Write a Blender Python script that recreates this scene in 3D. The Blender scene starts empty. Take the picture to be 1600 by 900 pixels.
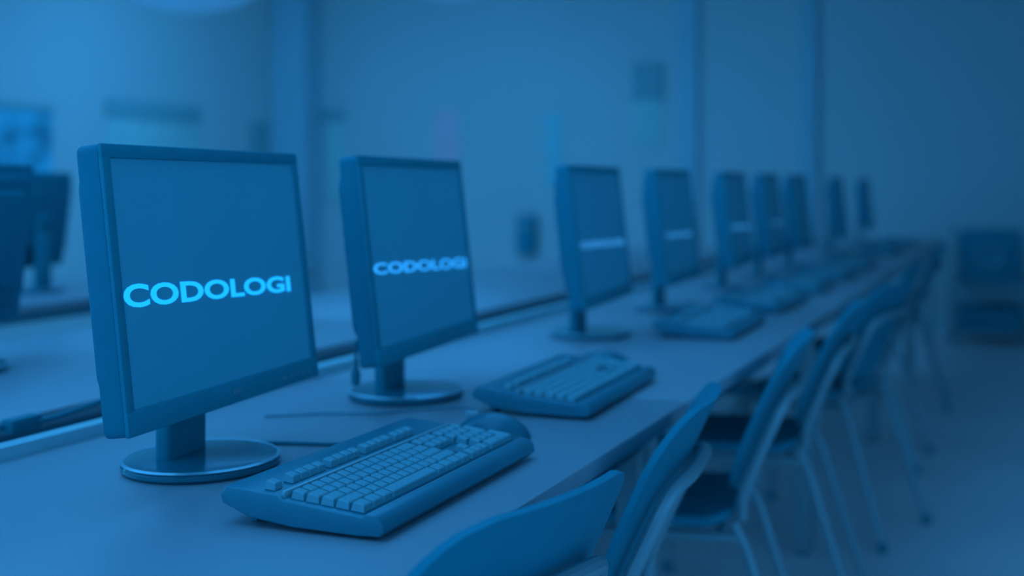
import bpy, bmesh, math, random
from mathutils import Vector, Matrix

R = math.radians
PI = math.pi
SC = bpy.context.scene
COL = SC.collection

# ------------------------------------------------------------------ camera
YAW = math.atan(810 / 2000)
CAM_Z = 1.11
cam_d = bpy.data.cameras.new('camera')
cam = bpy.data.objects.new('camera', cam_d)
COL.objects.link(cam)
cam.location = (0, 0, CAM_Z)
cam.rotation_euler = (PI / 2, 0, YAW)
cam_d.sensor_width = 36
cam_d.lens = 45
cam_d.shift_y = -0.1
cam_d.clip_start = 0.05
cam_d.dof.use_dof = True
cam_d.dof.focus_distance = 1.47
cam_d.dof.aperture_fstop = 2.2
SC.camera = cam

# ------------------------------------------------------------------ colour management, sky and lights
SC.view_settings.view_transform = 'Standard'
SC.view_settings.look = 'None'
SC.view_settings.exposure = 0.0
SC.view_settings.gamma = 1.0
SC.view_settings.use_curve_mapping = False

w = bpy.data.worlds.new('world')
SC.world = w
w.use_nodes = True
bg = w.node_tree.nodes['Background']
bg.inputs[0].default_value = (0.05, 0.40, 1.0, 1)
bg.inputs[1].default_value = 1.4


def area(name, loc, aim, sx, sy, power, col):
    d = bpy.data.lights.new(name, 'AREA')
    d.shape = 'RECTANGLE'
    d.size, d.size_y = sx, sy
    d.energy = power
    d.color = col
    o = bpy.data.objects.new(name, d)
    COL.objects.link(o)
    o.location = loc
    v = Vector(aim) - Vector(loc)
    o.rotation_euler = v.to_track_quat('-Z', 'Y').to_euler()
    return o


BLUE = (0.045, 0.40, 1.0)
area('window_daylight', (-6.25, 1.2, 1.75), (0, 1.6, 0.9), 4.4, 1.5, 70, BLUE)  # added fill lamp brightening the left side, set at unseen windows
area('ceiling_panel_light', (-4.5, 7.9, 2.93), (-4.9, 8.6, 0), 2.6, 3.4, 118, BLUE)  # added lamp without any panel, washes the far left walls
area('ceiling_panel_light', (-2.3, 1.8, 2.93), (-2.3, 1.8, 0), 3.6, 4.6, 85, BLUE)  # added lamp without any panel, lifts the near desks and left rows


# ------------------------------------------------------------------ materials
def mat(name, col, rough=0.5, spec=0.4, metal=0.0, var=0.0, scale=8.0, bump=0.0, emis=0.0):
    m = bpy.data.materials.new(name)
    m.use_nodes = True
    nt = m.node_tree
    b = nt.nodes['Principled BSDF']
    b.inputs['Base Color'].default_value = (*col, 1)
    b.inputs['Roughness'].default_value = rough
    b.inputs['Specular IOR Level'].default_value = spec
    b.inputs['Metallic'].default_value = metal
    if var or bump:
        tc = nt.nodes.new('ShaderNodeTexCoord')
        n = nt.nodes.new('ShaderNodeTexNoise')
        n.inputs['Scale'].default_value = scale
        n.inputs['Detail'].default_value = 4
        nt.links.new(tc.outputs['Object'], n.inputs['Vector'])
        if var:
            r = nt.nodes.new('ShaderNodeValToRGB')
            r.color_ramp.elements[0].position = 0.3
            r.color_ramp.elements[1].position = 0.7
            r.color_ramp.elements[0].color = (*[max(0, c * (1 - var)) for c in col], 1)
            r.color_ramp.elements[1].color = (*[min(1, c * (1 + var)) for c in col], 1)
            nt.links.new(n.outputs['Fac'], r.inputs['Fac'])
            nt.links.new(r.outputs['Color'], b.inputs['Base Color'])
        if bump:
            bp = nt.nodes.new('ShaderNodeBump')
            bp.inputs['Strength'].default_value = bump
            bp.inputs['Distance'].default_value = 0.002
            nt.links.new(n.outputs['Fac'], bp.inputs['Height'])
            nt.links.new(bp.outputs['Normal'], b.inputs['Normal'])
    if emis:
        b.inputs['Emission Color'].default_value = (*col, 1)
        b.inputs['Emission Strength'].default_value = emis
    return m


M = {}
M['plastic'] = mat('dark_blue_plastic', (0.01, 0.27, 0.32), 0.55, 0.25, var=0.05, scale=30)
M['shell'] = mat('dark_monitor_shell', (0.005, 0.225, 0.28), 0.6, 0.2, var=0.04, scale=20)
M['screen'] = mat('dark_screen', (0.13, 0.47, 0.54), 0.5, 0.25, var=0.03, scale=3)
M['gloss'] = mat('glossy_dark_plastic', (0.005, 0.17, 0.21), 0.12, 0.6)
M['key'] = mat('key_plastic', (0.18, 0.39, 0.42), 0.5, 0.4)
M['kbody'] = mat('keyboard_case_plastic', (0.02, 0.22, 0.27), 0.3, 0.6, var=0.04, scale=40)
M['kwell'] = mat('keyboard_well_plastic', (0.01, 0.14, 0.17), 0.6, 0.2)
M['kbar'] = mat('keyboard_bar_plastic', (0.3, 0.46, 0.48), 0.35, 0.5)
M['desk'] = mat('pale_desk_laminate', (0.38, 0.355, 0.375), 0.35, 0.4, var=0.03, scale=3)
M['edge'] = mat('desk_edge_band', (0.12, 0.3, 0.34), 0.5, 0.3)
M['alu'] = mat('brushed_aluminium', (0.5, 0.7, 0.7), 0.35, 0.5, metal=0.3)
M['steel'] = mat('pale_grey_steel_tube', (0.3, 0.38, 0.39), 0.35, 0.5, metal=0.2)
M['chair'] = mat('dark_chair_plastic', (0, 0.25, 0.31), 0.55, 0.2, var=0.05, scale=15)
M['wall'] = mat('painted_wall', (0.55, 0.56, 0.54), 0.9, 0.1, var=0.03, scale=0.8)
M['pillar'] = mat('pillar_paint', (0.38, 0.53, 0.57), 0.8, 0.1, var=0.03, scale=2)
M['trim'] = mat('trim_paint', (0.5, 0.56, 0.57), 0.8, 0.1)
M['ceil'] = mat('ceiling_paint', (0.7, 0.75, 0.75), 0.9, 0.1, var=0.02, scale=1)
M['floor'] = mat('vinyl_floor', (0.9, 0.68, 0.66), 0.45, 0.3, var=0.06, scale=1.5)
M['mouse'] = mat('dark_mouse_plastic', (0.01, 0.17, 0.21), 0.3, 0.5)
M['cable'] = mat('dark_cable_rubber', (0.0, 0.20, 0.24), 0.5, 0.3)
M['green'] = mat('green_printed_paper', (0.45, 0.6, 0.55), 0.8, 0.1, var=0.08, scale=6)
M['darkprint'] = mat('dark_printed_band', (0.25, 0.42, 0.42), 0.8, 0.1)
M['purple'] = mat('purple_printed_paper', (0.9, 0.52, 0.56), 0.8, 0.1, var=0.08, scale=6)
M['teal'] = mat('teal_printed_paper', (0.3, 0.6, 0.6), 0.8, 0.1, var=0.05, scale=6)
M['photo'] = mat('mottled_blue_print', (0.1, 0.42, 0.5), 0.7, 0.2, var=0.6, scale=5)
M['lamp'] = mat('lit_lamp_glass', (0.12, 0.50, 0.72), 0.7, 0.2, emis=0.16)
M['text1'] = mat('lit_cyan_lettering', (0.012, 0.47, 1.0), 0.5, 0.0, emis=1.0)
M['text2'] = mat('lit_blue_lettering', (0.03, 0.40, 0.90), 0.5, 0.0, emis=0.9)
M['text3'] = mat('lit_pale_blue_lettering', (0.05, 0.34, 0.70), 0.5, 0.0, emis=0.85)
M['glint'] = mat('polished_silver', (0.35, 0.55, 0.6), 0.2, 0.8, metal=0.2)
g = bpy.data.materials.new('window_glass')
g.use_nodes = True
g.node_tree.nodes['Principled BSDF'].inputs['Transmission Weight'].default_value = 1
g.node_tree.nodes['Principled BSDF'].inputs['Roughness'].default_value = 0
g.node_tree.nodes['Principled BSDF'].inputs['IOR'].default_value = 1.02
M['glass'] = g


# ------------------------------------------------------------------ mesh helpers
def xf(bm, verts, T):
    if T is not None:
        bmesh.ops.transform(bm, matrix=T, verts=verts)


def box(bm, a, b, bev=0.0, seg=2, T=None):
    """axis-aligned box from corner a to corner b, edges rounded"""
    r = bmesh.ops.create_cube(bm, size=1)
    vs = r['verts']
    for v in vs:
        v.co = Vector([(a[i] + b[i]) / 2 + v.co[i] * (b[i] - a[i]) for i in range(3)])
    if bev:
        es = list({e for v in vs for e in v.link_edges})
        rr = bmesh.ops.bevel(bm, geom=es, offset=bev, segments=seg, profile=0.5, affect='EDGES')
        vs = list({v for f in rr['faces'] for v in f.verts} | {v for v in vs if v.is_valid})
    xf(bm, vs, T)
    return vs


def prism(bm, pts, z0, z1, axis='z', bev=0.0, seg=2, T=None):
    """polygon pts extruded along an axis"""
    def P(p, h):
        return {'z': (p[0], p[1], h), 'y': (p[0], h, p[1]), 'x': (h, p[0], p[1])}[axis]
    A = [bm.verts.new(P(p, z0)) for p in pts]
    B = [bm.verts.new(P(p, z1)) for p in pts]
    n = len(pts)
    fs = [bm.faces.new(A[::-1]), bm.faces.new(B)]
    for i in range(n):
        fs.append(bm.faces.new((A[i], A[(i + 1) % n], B[(i + 1) % n], B[i])))
    bmesh.ops.recalc_face_normals(bm, faces=fs)
    vs = A + B
    if bev:
        es = list(set(fs[0].edges) | set(fs[1].edges))
        rr = bmesh.ops.bevel(bm, geom=es, offset=bev, segments=seg, profile=0.5, affect='EDGES')
        vs = list({v for f in rr['faces'] for v in f.verts} | {v for v in vs if v.is_valid})
    xf(bm, vs, T)
    return vs


def rrect(x0, y0, x1, y1, r, n=6):
    pts = []
    for cx, cy, a in ((x1 - r, y1 - r, 0), (x0 + r, y1 - r, 90), (x0 + r, y0 + r, 180), (x1 - r, y0 + r, 270)):
        for k in range(n + 1):
            t = R(a + 90 * k / n)
            pts.append((cx + r * math.cos(t), cy + r * math.sin(t)))
    return pts


def smooth_path(pts, n=6):
    P = [Vector(p) for p in pts]
    P = [P[0] * 2 - P[1]] + P + [P[-1] * 2 - P[-2]]
    out = []
    for i in range(1, len(P) - 2):
        p0, p1, p2, p3 = P[i - 1:i + 3]
        for k in range(n):
            t = k / n
            out.append(0.5 * ((2 * p1) + (p2 - p0) * t + (2 * p0 - 5 * p1 + 4 * p2 - p3) * t * t
                              + (3 * p1 - p0 - 3 * p2 + p3) * t ** 3))
    out.append(P[-2])
    return out


def tube(bm, pts, r, n=10, smooth=0):
    P = smooth_path(pts, smooth) if smooth else [Vector(p) for p in pts]
    rings = []
    up = None
    for i, p in enumerate(P):
        d = (P[min(i + 1, len(P) - 1)] - P[max(i - 1, 0)]).normalized()
        if up is None:
            up = d.orthogonal().normalized()
        up = (up - d * up.dot(d)).normalized()
        s = d.cross(up)
        rings.append([bm.verts.new(p + (up * math.cos(2 * PI * k / n) + s * math.sin(2 * PI * k / n)) * r) for k in range(n)])
    for a, b in zip(rings, rings[1:]):
        for k in range(n):
            bm.faces.new((a[k], a[(k + 1) % n], b[(k + 1) % n], b[k]))
    bm.faces.new(rings[0][::-1])
    bm.faces.new(rings[-1])


def lathe(bm, prof, n=40, sx=1, sy=1, c=(0, 0, 0)):
    rings = []
    for r, z in prof:
        if r < 1e-6:
            rings.append([bm.verts.new((c[0], c[1], c[2] + z))])
        else:
            rings.append([bm.verts.new((c[0] + sx * r * math.cos(2 * PI * k / n), c[1] + sy * r * math.sin(2 * PI * k / n), c[2] + z)) for k in range(n)])
    for a, b in zip(rings, rings[1:]):
        for k in range(n):
            k2 = (k + 1) % n
            if len(a) == 1 and len(b) > 1:
                bm.faces.new((a[0], b[k], b[k2]))
            elif len(b) == 1 and len(a) > 1:
                bm.faces.new((a[k], a[k2], b[0]))
            elif len(a) > 1:
                bm.faces.new((a[k], a[k2], b[k2], b[k]))


def obj(name, bm, m, parent=None, smooth=True):
    bmesh.ops.recalc_face_normals(bm, faces=bm.faces)
    me = bpy.data.meshes.new(name)
    bm.to_mesh(me)
    bm.free()
    me.materials.append(m)
    if smooth:
        for p in me.polygons:
            p.use_smooth = True
        try:
            me.set_sharp_from_angle(angle=R(35))
        except Exception:
            pass
    o = bpy.data.objects.new(name, me)
    COL.objects.link(o)
    if parent is not None:
        o.parent = parent
    return o


def BM():
    return bmesh.new()


def tag(o, label, cat, group=None, kind=None):
    o['label'] = label
    o['category'] = cat
    if group:
        o['group'] = group
    if kind:
        o['kind'] = kind
    return o


def thing(name, label, cat, loc=(0, 0, 0), rz=0.0, group=None):
    o = bpy.data.objects.new(name, None)
    o.empty_display_size = 0.1
    COL.objects.link(o)
    o.location = loc
    o.rotation_euler = (0, 0, rz)
    return tag(o, label, cat, group)


def copy_tree(o, parent=None, skip=()):
    c = o.copy()
    COL.objects.link(c)
    c.parent = parent
    for ch in list(o.children):
        if ch.name.split('.')[0] in skip:
            continue
        copy_tree(ch, c, skip)
    return c


def struct(name, bm, m, parent=None):
    o = obj(name, bm, m, parent, smooth=False)
    if parent is None:
        o['kind'] = 'structure'
    return o


# ------------------------------------------------------------------ the room
FAR, LEFT, RIGHT, NEAR, TOP = 10.3, -6.4, 4.5, -2.6, 3.0
b = BM(); box(b, (LEFT - .2, NEAR, -.1), (RIGHT, FAR + .2, 0)); struct('floor', b, M['floor'])
b = BM(); box(b, (LEFT, FAR, 0), (RIGHT, FAR + .2, TOP)); struct('wall_back', b, M['wall'])
b = BM()
WY = [(-1.0, 1.1), (1.3, 3.4)]
segs = [(NEAR, WY[0][0]), (WY[0][1], WY[1][0]), (WY[1][1], FAR + .2)]
for y0, y1 in segs:
    box(b, (LEFT - .2, y0, 0), (LEFT, y1, TOP))
for y0, y1 in WY:
    box(b, (LEFT - .2, y0, 0), (LEFT, y1, 0.95))
    box(b, (LEFT - .2, y0, 2.55), (LEFT, y1, TOP))
struct('wall_left', b, M['wall'])
for i, (y0, y1) in enumerate(WY):
    b = BM()
    for z0, z1, a0, a1 in ((.95, 1.0, y0, y1), (2.5, 2.55, y0, y1), (1.0, 2.5, y0, y0 + .05), (1.0, 2.5, y1 - .05, y1),
                           (1.0, 2.5, (y0 + y1) / 2 - .03, (y0 + y1) / 2 + .03)):
        box(b, (LEFT - .14, a0, z0), (LEFT - .06, a1, z1))
    wn = struct('window_%d' % (i + 1), b, M['trim'])  # out of view, added to give the left fill lamp a source
    b = BM(); box(b, (LEFT - .105, y0 + .05, 1.0), (LEFT - .10, y1 - .05, 2.5)); obj('pane', b, M['glass'], wn, False)
b = BM(); box(b, (RIGHT, 2.0, 0), (RIGHT + .2, FAR + .2, TOP)); struct('wall_right', b, M['wall'])  # unseen wall, added to cut the light coming in from the right
b = BM(); box(b, (LEFT, NEAR, TOP), (RIGHT, FAR, TOP + .1)); struct('ceiling', b, M['ceil'])
b = BM(); box(b, (LEFT, FAR - .02, 0), (RIGHT, FAR, .1)); struct('baseboard_back', b, M['trim'])
b = BM(); box(b, (LEFT, 3.6, 0), (LEFT + .02, FAR - .02, .1)); struct('baseboard_left', b, M['trim'])
b = BM(); box(b, (LEFT, FAR - .34, 0), (LEFT + .34, FAR, TOP), 0.01); struct('trim_1', b, M['pillar'])
b = BM(); box(b, (-2.68, FAR - .05, .1), (-2.52, FAR, TOP), 0.005); struct('trim_2', b, M['pillar'])
b = BM(); box(b, (-1.68, FAR - .05, .1), (-1.56, FAR, TOP), 0.005); struct('trim_3', b, M['pillar'])

# ------------------------------------------------------------------ desks
DX0, DX1, DZ = -1.285, -0.545, 0.74


def desk(name, x0, x1, y0, y1, label, group, lip=None):
    t = thing(name, label, 'desk', ((x0 + x1) / 2, (y0 + y1) / 2, 0), 0, group)
    hx, hy = (x1 - x0) / 2, (y1 - y0) / 2 - .0015
    b = BM(); box(b, (-hx, -hy, DZ - .026), (hx, hy, DZ), 0.004); obj('desktop', b, M['desk'], t)
    b = BM(); box(b, (-hx + .03, -hy + .04, DZ - .07), (hx - .05, hy - .04, DZ - .026), .003); obj('underframe', b, M['edge'], t)
    for sx in (-1, 1):
        for sy in (-1, 1):
            cx, cy = sx * (hx - .09), sy * (hy - .045)
            b = BM()
            box(b, (cx - .02, cy - .02, .012), (cx + .02, cy + .02, DZ - .07), .006)
            lg = obj('leg', b, M['steel'], t)
            b = BM(); lathe(b, [(0, 0), (.02, 0), (.02, .012), (0, .012)], 16, c=(cx, cy, 0)); obj('foot', b, M['cable'], lg)
    return t


ys = [0.35, 2.15, 3.95, 5.75, 7.55, 9.25]
words = ['pale computer desk nearest the camera, carrying the nearest monitor and keyboard',
         'pale computer desk second in the main row, carrying the third monitor',
         'pale computer desk third in the main row, under the fifth monitor',
         'pale computer desk fourth in the main row, far down the room',
         'pale computer desk at the far end of the main row']
for i in range(5):
    desk('desk', DX0, DX1, ys[i], ys[i + 1], words[i], 'pale desks of the main row')
    # raised aluminium cable ledge along the back of each desk
    L = ys[i + 1] - ys[i]
    b = BM()
    prism(b, [(-.020, 0), (.008, 0), (.008, .018), (-.020, .018)], -L / 2 + .002, L / 2 - .002, 'y', .002)
    o = obj('cable_ledge', b, M['alu'])
    o.location = (DX0 + .0, (ys[i] + ys[i + 1]) / 2, DZ)
    tag(o, 'raised silver ledge along the back of the ' + ['nearest', 'second', 'third', 'fourth', 'farthest'][i] + ' main-row desk', 'ledge', 'silver ledges behind the monitors')
desk('desk', -2.26, -1.50, 0.9, 3.1, 'pale desk of the opposite row at the left edge behind the nearest monitor', 'pale desks of the opposite row')
desk('desk', -2.26, -1.50, 3.1, 5.3, 'pale desk of the opposite row, seen in the gap behind the second monitor', 'pale desks of the opposite row')
desk('desk', -2.26, -1.50, 5.3, 7.5, 'pale desk of the opposite row, farthest of the three behind the silver ledge', 'pale desks of the opposite row')
desk('desk', -3.66, -2.92, 2.7, 4.9, 'pale desk of the third row far left under a dark monitor', 'pale desks of the third row')


# ------------------------------------------------------------------ monitors
def screen_rot(tilt):
    return Matrix.Rotation(-tilt, 4, 'X')


MW, MH = 0.50, 0.335          # panel size
MB_, MTILT = 0.085, R(6.4)     # height of panel bottom, backward tilt


def make_monitor(label, cat='monitor'):
    t = thing('computer_monitor', label, cat, (0, 0, 0), 0, 'computer monitors in the main row')
    T = Matrix.Translation((0, -0.005, MB_)) @ screen_rot(MTILT)
    hw = MW / 2
    # housing: outer rim and the wedge-shaped rear
    b = BM()
    prism(b, rrect(-hw, 0, hw, MH, .010, 4), -.001, .028, 'y', .003, 2, T=T)
    obj('housing', b, M['shell'], t)
    b = BM()
    for (y0, y1, ins) in ((.0275, .040, .012), (.0395, .054, .045)):
        prism(b, rrect(-hw + ins, .03 + ins, hw - ins, MH - .01 - ins, .03, 5), y0, y1, 'y', .006, 3, T=T)
    obj('rear_shell', b, M['shell'], t)
    # bezel: four bars round the screen
    b = BM()
    L_, T_, B_ = .017, .017, .030
    box(b, (-hw, -.006, MH - T_), (hw, 0, MH), .0025, T=T)
    box(b, (-hw, -.006, 0), (hw, 0, B_), .0025, T=T)
    box(b, (-hw, -.006, B_ - .003), (-hw + L_, 0, MH - T_ + .003), .0025, T=T)
    box(b, (hw - L_, -.006, B_ - .003), (hw, 0, MH - T_ + .003), .0025, T=T)
    bz = obj('bezel', b, M['plastic'], t)
    b = BM(); box(b, (-.011, -.0072, .011), (.011, -.0058, .019), .001, T=T); obj('badge', b, M['edge'], bz)
    for k in range(5):
        b = BM(); box(b, (.13 + k * .02, -.0075, .010), (.142 + k * .02, -.0058, .014), .0008, T=T); obj('button', b, M['edge'], bz)
    b = BM(); box(b, (-hw + L_, -.003, B_), (hw - L_, -.0012, MH - T_), 0, T=T); obj('screen', b, M['screen'], t, False)
    # stand
    b = BM()
    prism(b, rrect(-.050, .062, .050, .084, .008, 4), .012, .235, 'z', .002, 2)
    obj('neck', b, M['plastic'], t)
    b = BM()
    box(b, (-.05, .050, .20), (.05, .084, .28), .008)
    obj('hinge', b, M['shell'], t)
    b = BM()
    lathe(b, [(0, 0), (.108, 0), (.113, .004), (.113, .009), (.108, .014), (.09, .0155), (0, .016)], 56, 1.0, .88, c=(0, .042, 0))
    bs = obj('base', b, M['gloss'], t)
    b = BM()
    lathe(b, [(.1125, .0118), (.1135, .0128), (.1095, .0148), (.108, .0142), (.1125, .0118)], 56, 1.0, .88, c=(0, .042, 0))
    obj('rim', b, M['glint'], bs)
    return t


# main row: world y of the panel centre, yaw, label, lettering (width start, end, heights) in panel units
MON = [
    (-0.972, 1.417, 5.7, 'largest dark monitor nearest the camera with bright cyan lettering', 0),
    (-0.975, 2.020, 5.5, 'second dark monitor in the row, between the nearest one and a wide gap', 1),
    (-0.965, 3.000, 4.0, 'third dark monitor, first one right of the wide gap', 2),
    (-0.965, 3.740, 3.0, 'fourth dark monitor, narrow, with tiny pale blue lettering', 3),
    (-0.965, 4.590, 3.0, 'fifth dark monitor in the row, left of the tight cluster', 4),
    (-0.965, 5.270, 3.0, 'sixth dark monitor in the row with the tiniest lettering', 5),
    (-0.965, 5.980, 2.0, 'seventh dark monitor in the row, touching the sixth in view, blank', None),
    (-0.965, 7.300, 3.0, 'eighth dark monitor in the row, slim and blank', None),
    (-0.965, 8.600, 3.0, 'farthest dark monitor at the end of the row', None),
]
proto = make_monitor(MON[0][3])
mons = []
for i, (x, y, a, lab, tx) in enumerate(MON):
    o = proto if i == 0 else copy_tree(proto)
    o.location = (x, y, DZ)
    o.rotation_euler = (0, 0, PI / 2 + R(a))
    o['label'] = lab
    mons.append(o)

# lettering on the screens: panel coordinates (u0, u1) across, centre heights and cap heights at both ends
TXT = {
    0: (-.231, .190, .159, .143, .028, .0225, 'text1'),
    1: (-.228, .226, .1536, .1382, .0185, .0195, 'text2'),
    2: (-.21, .215, .148, .139, .014, .015, 'text3'),
    3: (-.19, .17, .1424, .1363, .0105, .0115, 'text3'),
    4: (-.185, .22, .140, .132, .0115, .0135, 'text3'),
    5: (-.10, .21, .134, .128, .007, .007, 'text3'),
}


def lettering(mon, p):
    u0, u1, c0, c1, h0, h1, m = p
    cu = bpy.data.curves.new('lettering_curve', 'FONT')
    cu.body = 'CODOLOGI'
    cu.size = 1.0
    cu.offset = 0.03
    cu.resolution_u = 4
    to = bpy.data.objects.new('lettering_curve', cu)
    COL.objects.link(to)
    dg = bpy.context.evaluated_depsgraph_get()
    me = bpy.data.meshes.new_from_object(to.evaluated_get(dg))
    bpy.data.objects.remove(to)
    xs = [v.co.x for v in me.vertices]; zs = [v.co.y for v in me.vertices]
    xa, xb, za, zb = min(xs), max(xs), min(zs), max(zs)
    T = Matrix.Translation((0, -0.005, MB_)) @ screen_rot(MTILT)
    for v in me.vertices:
        s = (v.co.x - xa) / (xb - xa); q = (v.co.y - za) / (zb - za) - .5
        h = h0 + (h1 - h0) * s
        v.co = T @ Vector((u0 + (u1 - u0) * s, -.0034, c0 + (c1 - c0) * s + q * h))
    me.materials.clear(); me.materials.append(M[m])
    me.name = 'lettering'
    o = bpy.data.objects.new('lettering', me)
    COL.objects.link(o)
    o.parent = mon
    o['label'] = 'glowing light blue word CODOLOGI across the screen'
    return o


for (x, y, a, lab, tx), mo in zip(MON, mons):
    if tx is not None:
        lettering(mo, TXT[tx])

# monitors of the other rows (turned away from the camera)
for (x, y, rz, lab) in [(-2.02, 1.93, -80, 'dark monitor on the opposite desk, cut off by the left edge'),
                        (-3.26, 3.50, -75, 'dark distant monitor between the left edge and the nearest monitor')]:
    o = copy_tree(proto, skip=('lettering',))
    o.location = (x, y, DZ)
    o.rotation_euler = (0, 0, R(rz))
    o['label'] = lab
    o['group'] = 'dark monitors of the rows on the left'


# ------------------------------------------------------------------ keyboards
KW, KD = 0.445, 0.198
BARY = .124
TILT = R(4.7)


def kz(y):   # height of the deck above the desk at depth y from the front edge
    return .016 + y * math.tan(TILT)


KT = Matrix.Translation((0, -KD / 2, .0105)) @ Matrix.Rotation(TILT, 4, 'X')
U = .0187


def key_rows():
    """(x centre, y centre, width, depth) in key units from the left front of the key field"""
    ks = []
    def row(y, widths, x=0.0, d=1.0):
        for wd in widths:
            if wd < 0:
                x += -wd
                continue
            ks.append((x + wd / 2, y + d / 2, wd, d))
            x += wd
    row(0, [1.25, 1.25, 1.25, 6.25, 1.25, 1.25, 1.25, 1.25])
    row(1, [2.25] + [1] * 10 + [2.75])
    row(2, [1.75] + [1] * 11 + [2.25])
    row(3, [1.5] + [1] * 12 + [1.5])
    row(4, [1] * 13 + [2])
    nx = 15.35
    row(0, [1, 1, 1], nx); row(1, [1], nx + 1)
    row(3, [1, 1, 1], nx); row(4, [1, 1, 1], nx)
    px = 18.7
    row(0, [2, 1], px); row(1, [1, 1, 1], px); row(2, [1, 1, 1], px); row(3, [1, 1, 1], px); row(4, [1, 1, 1, 1], px)
    ks.append((px + 3.5, 1.0, 1, 2.0)); ks.append((px + 3.5, 3.0, 1, 2.0))
    fy = 5.75
    row(fy, [1, -1, 1, 1, 1, 1, -.5, 1, 1, 1, 1, -.5, 1, 1, 1, 1])
    row(fy, [1, 1, 1], nx)
    return ks


def key_mesh(bm, wd, dp, T):
    """a keycap: tapered block with a slightly smaller, sloped top"""
    w2, d2 = wd * U / 2 - .0011, dp * U / 2 - .0010
    i = .0022
    h = .0085
    lo = [(-w2, -d2, 0), (w2, -d2, 0), (w2, d2, 0), (-w2, d2, 0)]
    mi = [(-w2 + i * .7, -d2 + i * .7, h * .8), (w2 - i * .7, -d2 + i * .7, h * .8), (w2 - i * .7, d2 - i * .5, h), (-w2 + i * .7, d2 - i * .5, h)]
    hi = [(-w2 + i * 1.4, -d2 + i * 1.4, h * .93), (w2 - i * 1.4, -d2 + i * 1.4, h * .93), (w2 - i * 1.4, d2 - i, h * 1.13), (-w2 + i * 1.4, d2 - i, h * 1.13)]
    rs = [[bm.verts.new(T @ Vector(p)) for p in r] for r in (lo, mi, hi)]
    for a, c in zip(rs, rs[1:]):
        for k in range(4):
            bm.faces.new((a[k], a[(k + 1) % 4], c[(k + 1) % 4], c[k]))
    bm.faces.new(rs[-1])
    bm.faces.new(rs[0][::-1])


def make_keyboard(label, full=True):
    t = thing('keyboard', label, 'keyboard', (0, 0, 0), 0, 'dark keyboards on the main row')
    hw = KW / 2
    # case: rounded lip in front, sloped deck, raised rear strip
    prof = [(0, .0), (.004, -.006), (.03, -.0095), (.11, -.0145), (KD - .035, -.013), (KD, -.003), (KD + .004, .006), (KD - .004, .0165),
            (BARY + .006, .0165), (BARY, .0125), (.027, .0115), (.022, .0155), (.012, .0155), (.003, .009)]
    b = BM()
    prism(b, prof, -hw, hw, 'x', .0022, 3, T=KT)
    obj('case', b, M['kbody'], t)
    # sunken well the main keys sit in
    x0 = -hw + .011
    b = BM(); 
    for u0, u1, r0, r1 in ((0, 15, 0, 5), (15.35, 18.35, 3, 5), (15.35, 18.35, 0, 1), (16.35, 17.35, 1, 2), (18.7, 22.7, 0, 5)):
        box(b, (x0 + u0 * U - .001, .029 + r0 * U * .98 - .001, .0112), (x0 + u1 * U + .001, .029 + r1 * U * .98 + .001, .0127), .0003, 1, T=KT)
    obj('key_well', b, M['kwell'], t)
    b = BM(); box(b, (x0 - .004, BARY, .012), (hw - .008, BARY + .005, .0205), .0018, 2, T=KT); obj('trim_bar', b, M['kbar'], t)
    ks = key_rows()
    if full:
        meshes = {}
        for (kx, ky, wd, dp) in ks:
            fr = ky > 5.5
            y = .029 + ky * U * .98 + (.003 if fr else 0)
            z = .0172 if fr else .0122
            key = (round(wd, 2), round(dp, 2))
            if key not in meshes:
                b = BM(); key_mesh(b, wd, dp, Matrix.Identity(4))
                bmesh.ops.recalc_face_normals(b, faces=b.faces)
                me = bpy.data.meshes.new('key'); b.to_mesh(me); b.free(); me.materials.append(M['key'])
                meshes[key] = me
            o = bpy.data.objects.new('key', meshes[key])
            COL.objects.link(o)
            o.parent = t
            o.matrix_local = KT @ Matrix.Translation((x0 + kx * U, y, z)) @ Matrix.Diagonal((1, .95 if not fr else .78, 1, 1))
    else:
        b = BM()
        for (kx, ky, wd, dp) in ks:
            fr = ky > 5.5
            y = .029 + ky * U * .98 + (.003 if fr else 0)
            key_mesh(b, wd, dp, KT @ Matrix.Translation((x0 + kx * U, y, .0172 if fr else .0122)) @ Matrix.Diagonal((1, .95 if not fr else .78, 1, 1)))
        o = obj('keycap_field', b, M['key'], t); o['kind'] = 'stuff'
    for s in (-1, 1):
        b = BM()
        xa = s * (hw - .035)
        box(b, (xa - .012, KD / 2 - .030, 0), (xa + .012, KD / 2 - .022, .0125), .002)
        obj('foot', b, M['plastic'], t)
        b = BM()
        box(b, (xa - .01, -KD / 2 + .012, 0), (xa + .01, -KD / 2 + .022, .006), .001)
        obj('pad', b, M['cable'], t)
    return t


def at_desk(o, x, y, rz=0, z=DZ):
    o.location = (x, y, z)
    o.rotation_euler = (0, 0, PI / 2 + R(rz))


k1 = make_keyboard('sharp dark keyboard in the foreground with every key visible')
at_desk(k1, -.721, 1.400, 0.3)
k2 = copy_tree(k1); k2['label'] = 'second dark keyboard, slightly blurred, beyond the mouse'
at_desk(k2, -.748, 2.13, 2)
k3 = make_keyboard('third dark keyboard in the row, blurred, in front of the third monitor', False)
at_desk(k3, -.757, 3.24, 1)
for y, rz, lab in [(3.93, -2, 'fourth dark keyboard in the row, blurred, beyond the third monitor'),
                   (4.62, 2, 'fifth dark keyboard in the row, by the fifth monitor'),
                   (5.32, 0, 'sixth dark keyboard in the row, by the sixth monitor'),
                   (6.02, 1, 'seventh dark keyboard in the row, by the seventh monitor'),
                   (7.25, 0, 'eighth dark keyboard in the row, by the eighth monitor'),
                   (8.30, -1, 'farthest dark keyboard at the far end of the desks')]:
    o = copy_tree(k3); o['label'] = lab
    at_desk(o, -.76, y, rz)


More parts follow.
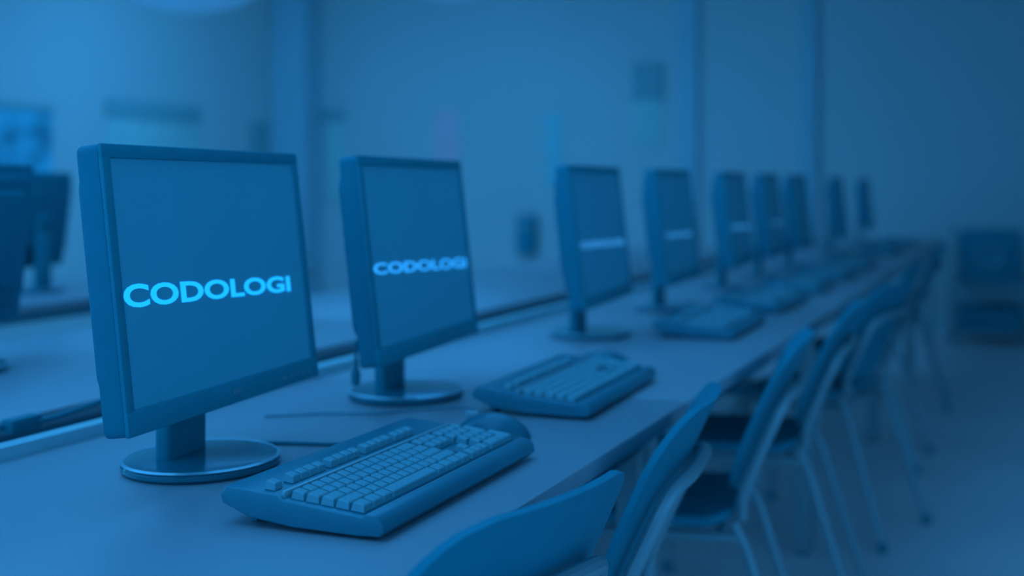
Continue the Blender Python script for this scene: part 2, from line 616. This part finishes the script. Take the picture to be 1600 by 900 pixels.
# ------------------------------------------------------------------ mice
def make_mouse(label):
    t = thing('computer_mouse', label, 'mouse', (0, 0, 0), 0, 'dark computer mice')
    b = BM()
    bmesh.ops.create_uvsphere(b, u_segments=28, v_segments=18, radius=1)
    for v in b.verts:
        x, y, z = v.co
        sy = .060
        wd = .032 * (1 - .14 * max(0, y))
        h = .036 * (1 - .20 * y * y - .10 * y)
        v.co = (wd * x * (1 + .05 * (1 - abs(z))), sy * y, max(0.001, h * (z if z > 0 else z * .25)) if z > -0.05 else .001)
    obj('shell', b, M['mouse'], t)
    b = BM()
    for sgn in (-1, 1):
        pts = [(sgn * .0012, .058), (sgn * .019, .052), (sgn * .025, .02), (sgn * .0012, .012)]
    box(b, (-.003, .020, .026), (.003, .042, .037), .0025)
    obj('scroll_wheel', b, M['kbar'], t)
    return t


m1 = make_mouse('dark rounded mouse just beyond the right end of the sharp keyboard')
at_desk(m1, -.735, 1.735, 4)
for x, y, rz, lab in [(-.80, 2.47, 20, 'blurred dark mouse at the far end of the second keyboard'),
                      (-.79, 3.57, -5, 'blurred dark mouse beyond the third keyboard'),
                      (-.74, 4.26, 5, 'blurred dark mouse beyond the fourth keyboard')]:
    o = copy_tree(m1); o['label'] = lab
    at_desk(o, x, y, rz)


# ------------------------------------------------------------------ cables
def cable(pts, r, label, cat='cable', m='cable', group='cables lying on the desks'):
    b = BM()
    tube(b, pts, r, 8, 8)
    o = obj('cable', b, M[m])
    return tag(o, label, cat, group)


z = DZ + .003
cable([(-1.08, 1.47, z), (-1.05, 1.54, z), (-1.0, 1.565, z), (-.925, 1.585, z), (-.88, 1.60, z), (-.80, 1.605, z + .0)], .0028,
      'thin dark cable curving from the nearest monitor stand to the sharp keyboard')
cable([(-1.13, 1.74, z), (-1.05, 1.80, z), (-.98, 1.83, z), (-.92, 1.90, z), (-.86, 1.93, z), (-.80, 1.86, z), (-.785, 1.80, z + .008)], .0018,
      'faint thin cable looping behind the mouse across the desk', m='edge')
c_ = cable([(-1.46, 1.05, DZ - .02), (-1.435, 1.30, DZ + .004), (-1.418, 1.476, DZ + .011), (-1.40, 1.54, DZ + .011), (-1.39, 1.62, DZ + .018), (-1.385, 1.75, DZ + .032), (-1.40, 1.95, DZ + .03), (-1.41, 2.2, DZ - .03)], .0045,
           'dark cable with a plug running behind the silver ledge at left')
b = BM(); box(b, (-.012, -.032, -.011), (.012, .032, .011), .004, T=Matrix.Translation((-1.41, 1.512, DZ + .011)))
obj('connector', b, M['cable'], c_)
cable([(-1.36, .8, DZ - .05), (-1.36, 1.2, DZ - .03), (-1.35, 1.6, DZ - .015), (-1.36, 2.3, DZ - .03), (-1.36, 3.0, DZ - .06)], .004,
      'dark cable lying low in the gap behind the main desks')
c2 = cable([(-1.03, 1.86, DZ + .115), (-1.03, 1.858, DZ + .08), (-1.03, 1.857, DZ + .05)], .003,
           'short dark cable end hanging below the second monitor')
b = BM(); lathe(b, [(0, 0), (.007, .002), (.008, .02), (.004, .03), (0, .03)], 14, c=(-1.03, 1.857, DZ + .04)); obj('plug', b, M['cable'], c2)


# dark bins / trunking shelf in the gap
b = BM()
box(b, (-.075, -2.2, 0), (.075, 2.2, .05), .006)
o = obj('cable_tray', b, M['edge']); o.location = (-1.40, 3.0, DZ - .14)
tag(o, 'long dark cable tray in the gap between the back-to-back desks', 'cable tray')


# ------------------------------------------------------------------ chairs
def shell_back(bm):
    """curved backrest with rounded corners, 9 mm thick"""
    W, n, m_ = .41, 18, 36
    front, rear = [], []
    for j in range(m_ + 1):
        v = j / m_
        z = .50 + .305 * v
        # half width: rounded corners top and bottom
        r = .09
        d = min(z - .50, .805 - z)
        cut = 0 if d >= r else r - math.sqrt(max(0, r * r - (r - d) ** 2))
        hw = W / 2 - cut - .012 * (1 - v)
        yb = -.205 - .115 * v - .02 * v * v
        rf, rr = [], []
        for i in range(n + 1):
            u = -1 + 2 * i / n
            x = hw * u
            bow = .035 * (x / (W / 2)) ** 2
            rf.append(bm.verts.new((x, yb + bow, z)))
            rr.append(bm.verts.new((x, yb + bow - .010, z - .002)))
        front.append(rf); rear.append(rr)
    for G, s in ((front, 1), (rear, -1)):
        for j in range(m_):
            for i in range(n):
                q = (G[j][i], G[j][i + 1], G[j + 1][i + 1], G[j + 1][i])
                bm.faces.new(q if s > 0 else q[::-1])
    for j in range(m_):
        for i in (0, n):
            bm.faces.new((front[j][i], front[j + 1][i], rear[j + 1][i], rear[j][i]))
    for i in range(n):
        for j in (0, m_):
            bm.faces.new((front[j][i], front[j][i + 1], rear[j][i + 1], rear[j][i]))


def make_chair(label, group):
    t = thing('chair', label, 'chair', (0, 0, 0), 0, group)
    b = BM(); shell_back(b); obj('backrest', b, M['chair'], t)
    b = BM()
    vs = prism(b, rrect(-.205, -.20, .205, .20, .06, 6), .440, .462, 'z', .007, 3)
    for v in b.verts:
        v.co.z += -.010 * (1 - (v.co.x / .2) ** 2) - (.025 * max(0, (v.co.y - .12) / .08) ** 2) + .02 * max(0, (-v.co.y - .12) / .08) ** 2
    obj('seat', b, M['chair'], t)
    r = .011
    b = BM()
    hoop = [(-.165, -.215, .452), (-.166, -.224, .52), (-.160, -.276, .64), (-.140, -.300, .688), (-.08, -.320, .705), (.08, -.320, .705), (.140, -.300, .688),
            (.160, -.276, .64), (.166, -.224, .52), (.165, -.215, .452)]
    tube(b, hoop, r, 10, 5); obj('back_frame', b, M['steel'], t)
    b = BM()
    tube(b, [(-.178, -.22, .420), (-.178, .15, .415)], r, 10)
    tube(b, [(.178, -.22, .420), (.178, .15, .415)], r, 10)
    tube(b, [(-.178, .10, .412), (.178, .10, .412)], r * .9, 10)
    tube(b, [(-.178, -.17, .415), (.178, -.17, .415)], r * .9, 10)
    obj('seat_frame', b, M['steel'], t)
    for s in (-1, 1):
        b = BM(); tube(b, [(s * .178, -.20, .45), (s * .180, -.225, .40), (s * .205, -.345, .015)], r, 10); lg = obj('leg', b, M['steel'], t)
        b = BM(); lathe(b, [(0, 0), (.015, 0), (.015, .02), (.011, .03), (0, .03)], 12, c=(s * .205, -.345, 0)); obj('foot_cap', b, M['cable'], lg)
        b = BM(); tube(b, [(s * .178, .13, .42), (s * .182, .16, .38), (s * .205, .205, .015)], r, 10); lg = obj('leg', b, M['steel'], t)
        b = BM(); lathe(b, [(0, 0), (.015, 0), (.015, .02), (.011, .03), (0, .03)], 12, c=(s * .205, .205, 0)); obj('foot_cap', b, M['cable'], lg)
    return t


CH = [(-.762, 1.261, -11, 'dark chair nearest the camera, its rounded back cut by the bottom edge'),
      (-.77, 1.81, 7, 'second dark chair with pale metal frame, leaning back from the desk edge'),
      (-.76, 2.64, 7, 'third dark chair, broad dark seat pushed under the desk'),
      (-.75, 3.40, 4, 'fourth dark chair in the row, its slim back against the desk edge'),
      (-.70, 4.29, -14, 'fifth dark chair, turned to show a pale hoop behind its back'),
      (-.74, 5.38, -3, 'sixth dark chair in the row, small and blurred'),
      (-.74, 6.85, 4, 'farthest chair at the main row, tiny and blurred')]
chair = None
for x, y, rz, lab in CH:
    if chair is None:
        chair = make_chair(lab, 'dark chairs along the main row')
        o = chair
    else:
        o = copy_tree(chair); o['label'] = lab
    at_desk(o, x, y, rz, 0)
o = copy_tree(chair); o['label'] = 'distant dark chair low behind the opposite desks, between the second and third monitors'
o['group'] = 'dark chairs in the middle of the room'
o.location = (-2.72, 6.35, 0); o.rotation_euler = (0, 0, R(-95))

# ------------------------------------------------------------------ equipment trolley by the far wall
tr = thing('trolley', 'pale framed trolley by the back wall at the right edge', 'trolley', (-.27, 9.80, 0), R(2))
for sx in (-1, 1):
    for sy in (-1, 1):
        b = BM(); box(b, (sx * .25 - .018, sy * .2 - .018, .05), (sx * .25 + .018, sy * .2 + .018, .80), .006); p = obj('post', b, M['steel'], tr)
        b = BM(); lathe(b, [(0, 0), (.02, .002), (.025, .025), (.02, .048), (0, .052)], 14, c=(sx * .25, sy * .2, 0)); obj('caster', b, M['cable'], p)
for zz in (.06, .40):
    b = BM(); box(b, (-.235, -.2, zz), (.235, .2, zz + .022), .004); obj('shelf', b, M['steel'], tr)
b = BM(); box(b, (-.235, .185, .18), (.235, .2, .40), .002); obj('back_panel', b, M['steel'], tr)
sp = thing('loudspeaker', 'dark square speaker box with pale round cone on the trolley top', 'speaker', (-.27, 9.80, .422), R(2))
b = BM(); box(b, (-.205, -.18, 0), (.205, .17, .37), .012); obj('cabinet', b, M['chair'], sp)
b = BM()
lathe(b, [(.10, 0), (.10, .012), (.085, .016), (.04, -.004), (.0, .004)], 30)
for v in b.verts:
    v.co = Vector((v.co.x, -.18 - v.co.z, v.co.y + .19))
c = obj('cone', b, M['edge'], sp); c['label'] = 'pale round speaker cone'
b = BM(); box(b, (-.21, -.19, 0), (.21, .17, .16), .012)
o = obj('equipment_case', b, M['chair']); o.location = (-.27, 9.80, .082); o.rotation_euler = (0, 0, R(2))
tag(o, 'flat dark box on the lowest shelf of the trolley', 'case')

# ------------------------------------------------------------------ pictures and posters
def poster_back(px0, px1, z0, z1, mlist, label, cat='poster', t=.012, grp='posters on the back wall'):
    """poster on the back wall between x px0..px1; mlist = [(fraction from the top, material), ...] bands"""
    w2 = (px1 - px0) / 2
    th = thing('poster', label, cat, ((px0 + px1) / 2, FAR - .001, z0), 0, grp)
    H = z1 - z0
    b = BM(); box(b, (-w2, -t, 0), (w2, 0, H), .003); obj('sheet', b, M[mlist[0]], th)
    if len(mlist) > 1:
        b = BM(); box(b, (-w2 - .008, -t - .012, H - H * mlist[2]), (w2 + .008, -t + .002, H + .01), .003); obj('header', b, M[mlist[1]], th)
    return th


def poster_left(y0, y1, z0, z1, mlist, label, cat='poster', t=.012):
    w2 = (y1 - y0) / 2
    th = thing('poster', label, cat, (LEFT + .001, (y0 + y1) / 2, z0), PI / 2, 'posters on the left wall')
    H = z1 - z0
    b = BM(); box(b, (-w2, -t, 0), (w2, 0, H), .003); obj('sheet', b, M[mlist[0]], th)
    if len(mlist) > 1:
        b = BM(); box(b, (-w2 - .01, -t - .012, H - H * mlist[2]), (w2 + .01, -t + .002, H + .01), .003); obj('header', b, M[mlist[1]], th)
    return th


poster_back(-6.04, -5.82, 0.95, 1.80, ('green', 'darkprint', .12), 'tall green banner with dark top, between the two nearest monitors')
poster_back(-4.90, -4.68, 1.25, 1.78, ('purple',), 'purplish poster above the second monitor')
poster_back(-3.86, -3.70, 1.10, 1.72, ('teal',), 'faint teal strip poster left of the third monitor')
poster_back(-3.07, -2.82, 1.45, 2.12, ('green', 'darkprint', .45), 'dark and green hanging chart above the fourth monitor')
poster_left(7.72, 8.86, 0.95, 1.75, ('green', 'darkprint', .16), 'wide green board with dark top edge above the nearest monitor')
poster_left(9.62, 9.90, 1.20, 1.68, ('darkprint',), 'small dark notice left of the pillar')
poster_left(6.35, 7.15, 1.15, 1.66, ('photo', 'darkprint', .07), 'mottled blue picture at the left edge above the dark monitor', 'picture')


# ------------------------------------------------------------------ pendant lamps
def pendant(loc, r, label):
    t = thing('pendant_lamp', label, 'lamp', loc, 0, 'round pendant lamps')
    b = BM(); lathe(b, [(0, 0), (r * .35, .012), (r * .65, .045), (r * .9, .11), (r, .17), (r * .93, .23), (r * .6, .27), (.04, .29), (0, .29)], 40)
    obj('shade', b, M['lamp'], t)
    b = BM(); lathe(b, [(0, .28), (.05, .28), (.05, .33), (.012, .36), (.012, TOP - loc[2] - .03), (.06, TOP - loc[2] - .02), (.06, TOP - loc[2]), (0, TOP - loc[2])], 20)
    obj('stem', b, M['steel'], t)
    return t


pendant((-4.35, 5.95, 2.08), .42, 'large lit pendant lamp at the top edge above the nearest monitor')
pendant((-3.85, 8.35, 2.445), .40, 'smaller lit pendant lamp at the top edge above the second monitor')

# small control box on the back wall
t = thing('wall_box', 'small dark box on the back wall, seen between the second and third monitors', 'wall box', (-4.01, FAR - .001, .52))
b = BM(); box(b, (-.075, -.12, 0), (.075, 0, .33), .01); obj('body', b, M['chair'], t)
b = BM(); box(b, (-.05, -.124, .20), (.05, -.118, .29), .002); obj('panel', b, M['edge'], t)
